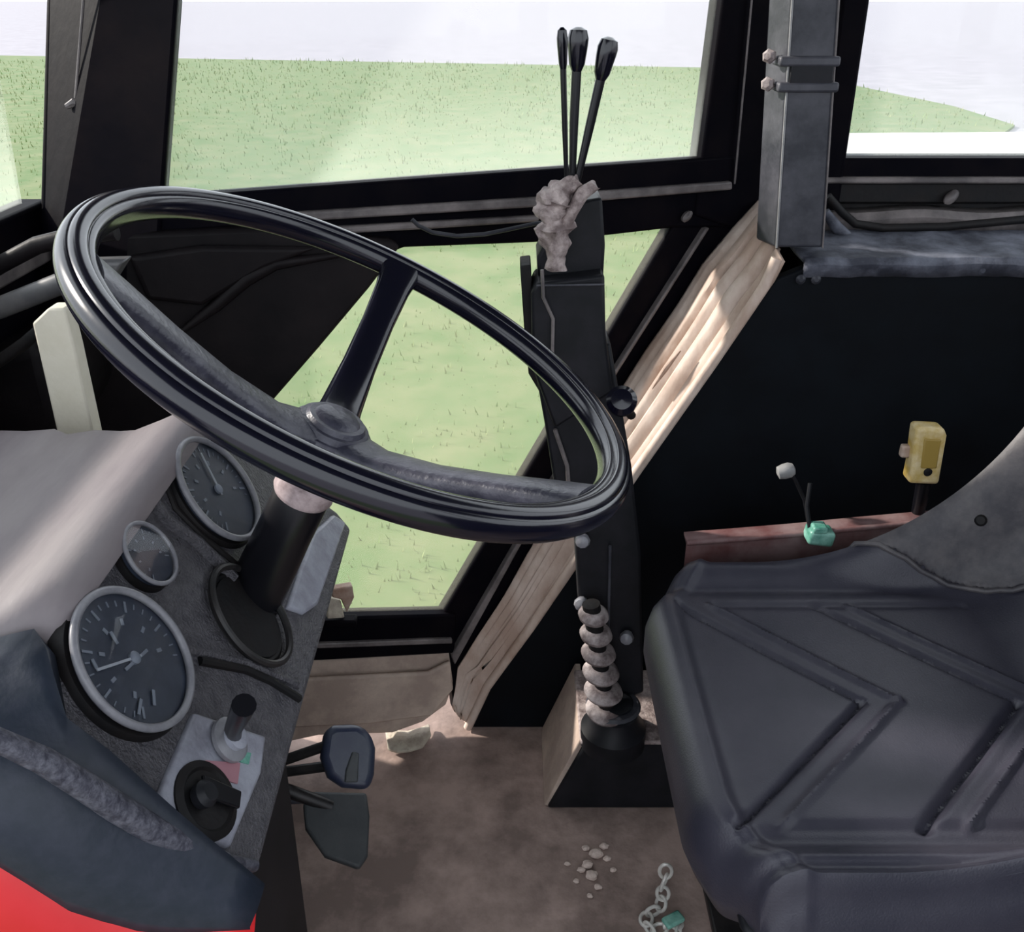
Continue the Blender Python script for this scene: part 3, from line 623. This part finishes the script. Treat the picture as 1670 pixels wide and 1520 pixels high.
# ---------------- seat ----------------
st = empty('seat', (.42, .77, 0), 'slate blue-grey vinyl driver seat with pressed chevron grooves and curved backrest', 'seat')
def smooth(a, b, x):
    t = max(0, min(1, (x-a)/(b-a))); return t*t*(3-2*t)
def segd(px_, py_, a, b):
    dx, dy = b[0]-a[0], b[1]-a[1]; t = max(0, min(1, ((px_-a[0])*dx+(py_-a[1])*dy)/(dx*dx+dy*dy)))
    return math.hypot(px_-a[0]-dx*t, py_-a[1]-dy*t)
YC = .77
chev = []
for ax_, dpt, wd in ((.378, -.009, .0036), (.418, .0045, .004), (.548, -.009, .0045), (.588, .004, .004)):
    for sgn in (-1, 1): chev.append(((ax_, YC), (ax_-.172, YC+sgn*.172), dpt, wd))
for sgn in (-1, 1): chev.append(((.25, YC+sgn*.172), (.56, YC+sgn*.172), -.003, .006))
def seat_path(s, Rr):     # arc-length along pad then up the backrest
    xb = .665-Rr; flat = xb-.165
    if s < flat: return .165+s, 0, 0
    s2 = s-flat; arc = Rr*math.radians(78)
    if s2 < arc:
        t = s2/Rr; return xb+Rr*math.sin(t), Rr*(1-math.cos(t)), t
    t = math.radians(78); s3 = s2-arc
    return xb+Rr*math.sin(t)+s3*math.cos(t), Rr*(1-math.cos(t))+s3*math.sin(t), t
NI, NJ = 230, 170; G = []
for i in range(NI+1):
    row = []
    for j in range(NJ+1):
        wv = j/NJ; y = .525+.51*wv
        e = abs(y-.78)/.255; side = smooth(.62, 1.0, e)
        Rr = .10+.26*side; L = .80
        x, up_, t = seat_path(i/NI*L, Rr)
        z = .5+up_
        front = .188+.050*smooth(.55, 1.0, e)**1.3     # rounded front corners
        x = x + (front-.165)*max(0, 1-(x-.165)/.12)
        nx_, nz_ = -math.sin(t), math.cos(t); h = 0
        if t == 0:
            for a, b, dpt, wd in chev:
                d = segd(x, y, a, b)
                if d < wd*4: h += (dpt if not (dpt < -.008 and b[1] > YC) else dpt*.55)*math.exp(-(d/wd)**2)
        # bolster roll at both sides and front
        h += .012*math.exp(-((e-.90)/.075)**2) - .006*math.exp(-((e-.775)/.05)**2)
        h += .006*math.exp(-((x-.19)/.018)**2)*(1-side)
        h -= .030*smooth(.955, 1.0, e)
        h += -.006*math.exp(-((y-.548)/.006)**2)+.004*math.exp(-((y-.535)/.006)**2)
        h += .005*math.exp(-((x-front-.012)/.008)**2)
        h += -.008*math.cos(min(1, e)*math.pi/2)
        row.append(V((x+nx_*h, y, z+nz_*h)))
    # drape near/far sides
    G.append(row)
seatG = []
for i, row in enumerate(G):
    t_off = [( .006, -.016), (.008, -.045), (.002, -.085)]
    a, b = row[0], row[-1]; i0 = max(0, i)
    near = [V((a.x, a.y-dy, a.z+dz)) for dy, dz in t_off][::-1]; far = [V((b.x, b.y+dy, b.z+dz)) for dy, dz in t_off]
    seatG.append(near+row+far)
fr_ = seatG[0]
pre = []
for dx, dz in ((-.012, -.095), (-.022, -.07), (-.022, -.04), (-.016, -.018), (-.006, -.004)):
    pre.append([V((p.x+dx, p.y, p.z+dz*(1 if 3 <= k < len(fr_)-3 else .6))) for k, p in enumerate(fr_)])
seatG = pre+seatG
NR_, NC_ = len(seatG), len(seatG[0])
def jb(i):
    x = seatG[i][60].x; t = smooth(.26, .62, i/NR_); return 3+int(NJ*(1.03-.21*t))
full = MB().grid(seatG); vin, shl = MB(), MB(); vin.v = full.v[:]; shl.v = full.v[:]; k = 0
for a in range(NR_-1):
    for b in range(NC_-1):
        (shl if (b > jb(a) and a > NR_*.26) else vin).f.append(full.f[k]); k += 1
def prune(m):
    u = sorted({q for f in m.f for q in f}); mp = {q: n for n, q in enumerate(u)}; m.v = [m.v[q] for q in u]; m.f = [[mp[q] for q in f] for f in m.f]; return m
prune(vin).build('cushion', M['vinyl'], st, solid=.012)
prune(shl).build('side_bolster', M['seatpan'], st, solid=.012)
MB().tube([seatG[a][min(jb(a), NC_-1)]+V((0, -.001, .003)) for a in range(int(NR_*.36), NR_-2, 4)], .0035, 8).build('piping', M['seatpan'], st)
MB().prism([(.20, .535, .43), (.60, .535, .43), (.60, .535, .37), (.26, .535, .34)], (0, .47, 0)).build('seat_pan', M['slate'], st, bevel=.015, seg=4)
MB().box((.45, .77, .19), (.26, .32, .36)).build('suspension_base', M['slate'], st, bevel=.02, seg=3)
MB().box((.45, .77, .008), (.34, .40, .016)).build('base_plate', M['steel'], st, bevel=.004)
def pix(p):
    d = p-CAM; z = d.dot(FW); return (CX+FPX*d.dot(RT)/z, CY-FPX*d.dot(UP)/z)
hb = min((p for r_ in seatG for p in r_), key=lambda p: (pix(p)[0]-1600)**2+(pix(p)[1]-848)**2)
MB().lathe(hb, (-.5, -.75, .45), [(.006, -.004), (.0075, .002), (.005, .004)], 14).build('bolt_hole', M['rubber'], st)

# ---------------- rail with clip, levers by the seat ----------------
YR = 1.10
rl = empty('rail', onY(1120, 925, YR), 'dusty red-brown metal rail on the arch panel behind the seat', 'rail')

top = [onY(x, y, YR) for x, y in ((1120, 886), (1190, 881), (1300, 872), (1400, 862), (1480, 855), (1560, 848))]
m_ = MB(); G = []
for q in top: G.append([q+V((0, 0, -.055)), q, q+V((0, .012, .002)), q+V((0, .026, .003))])
m_.grid(G).build('rail_bar', M['maroon'], rl, solid=.006)
MB().tube([q+V((0, -.001, .001)) for q in top], .004, 10).build('rail_edge', M['maroon'], rl)
gc = onY(1336, 872, YR-.012)
g_ = empty('clip', gc, 'small teal green clip gripping the red-brown rail', 'clip')
MB().box(gc, (.036, .03, .022), Matrix.Rotation(math.radians(8), 3, 'Y')).build('clip_body', M['green'], g_, bevel=.005, seg=3)
MB().box(gc+V((-.004, -.004, .014)), (.020, .022, .010)).build('clip_top', M['green'], g_, bevel=.003)
MB().tube([gc+V((-.012, .0, .0)), gc+V((-.020, .01, .04)), gc+V((-.017, .02, .07))], .003, 8).build('clip_wire', M['slate'], g_)
yl = empty('hand_lever', onY(1495, 860, 1.12), 'black hand lever with a yellowed plastic grip behind the seat', 'lever')
q = [onY(x, y, 1.11) for x, y in ((1496, 698), (1542, 700), (1546, 712), (1532, 792), (1482, 790), (1488, 760))]
gy = MB().prism(q, (0, .028, 0)).build('grip', M['yellow'], yl, bevel=.006, seg=4)
MB().prism([onY(x, y, 1.108) for x, y in ((1508, 716), (1536, 718), (1528, 765), (1502, 765))], (0, .004, 0)).build('grip_inset', mat('darker_yellow', (.34, .23, .05), .5), gy, bevel=.002)
MB().lathe(onY(1513, 770, 1.109), (0, -1, 0), [(.005, -.002), (.006, .001), (.004, .002)], 12).build('grip_hole', M['rubber'], gy)
MB().box(onY(1478, 735, 1.13), (.016, .012, .018)).build('side_tab', M['tan2'], yl, bevel=.003)
MB().tube([onY(x, y, 1.125) for x, y in ((1508, 785), (1498, 830), (1494, 872))], [.011, .009, .010], 12).build('stem', M['column'], yl)
MB().box(onY(1494, 858, 1.12), (.040, .03, .020)).build('collar', M['slate'], yl, bevel=.003)
gl_ = empty('stick_lever', onY(1320, 862, 1.15), 'short thin black stick lever with a small grey knob near the green clip', 'lever')
kk = onY(1281, 770, 1.15)
MB().lathe(kk-V((.012, 0, .002)), (.95, 0, .3), [(.002, 0), (.009, .002), (.011, .010), (.011, .018), (.008, .024), (.002, .026)], 18).build('knob', M['greyknob'], gl_)
MB().tube([kk+V((.006, 0, 0)), onY(1298, 785, 1.15), onY(1312, 815, 1.15), onY(1320, 862, 1.15)], .0028, 10).build('stem', M['slate'], gl_)

# ---------------- floor clutter ----------------
ch = empty('chain', onZ(1075, 1480, 0), 'pale steel chain with a teal green tag lying on the floor by the seat', 'chain')
cpts = [onZ(x, y, z) for x, y, z in ((1085, 1412, .10), (1086, 1430, .075), (1080, 1448, .05), (1082, 1466, .03), (1074, 1482, .014), (1056, 1490, .008), (1052, 1508, .008), (1066, 1520, .008), (1085, 1512, .010), (1098, 1498, .012), (1108, 1512, .010), (1104, 1530, .008))]
for i in range(len(cpts)-1):
    a, b = cpts[i], cpts[i+1]; d = (b-a).normalized(); L = (b-a).length*.62; s_ = d.cross(V((0, 0, 1)) if i % 2 else V((0, 1, 0))).normalized(); c = (a+b)/2
    lk = []
    for k in range(20):
        t = 2*math.pi*k/20; lk.append(c+d*math.cos(t)*L+s_*math.sin(t)*.0085)
    MB().tube(lk, .0026, 8, closed=True).build('link', M['chain'], ch)
MB().box(onZ(1098, 1500, .022), (.03, .018, .008), Matrix.Rotation(.5, 3, 'Z')).build('green_tag', M['green'], ch, bevel=.003)
def clod(c, r):
    bm = bmesh.new(); bmesh.ops.create_icosphere(bm, subdivisions=2, radius=r)
    m_ = MB(); o = len(m_.v); sd_ = random.random()*50
    m_.add([V((v.co.x*1.2, v.co.y, v.co.z*.6))*(1+.35*noise.noise(v.co*(1.6/r)+V((sd_, 0, 0))))+c+V((0, 0, r*.45)) for v in bm.verts], [[v.index for v in f.verts] for f in bm.faces]); bm.free(); return m_
cl_ = [((972, 1395), .009, 'the largest of the crumbs, between pedestal box and chain'), ((958, 1412), .007, None), ((985, 1382), .006, None), ((965, 1430), .008, None), ((948, 1420), .005, None), ((990, 1402), .005, None), ((975, 1448), .005, None), ((955, 1385), .005, None), ((940, 1438), .004, None), ((1000, 1420), .004, None), ((962, 1462), .004, None), ((925, 1410), .004, None)]
for (x, y), r, nm in cl_:
    o = clod(onZ(x, y, 0), r).build('dirt_clod', M['dirt'], smooth=False)
    tag(o, 'largest pale dirt crumb on the brown floor left of the seat' if nm else 'small pale dirt crumb scattered on the brown floor left of the seat', 'dirt', 'dirt crumbs on the floor')
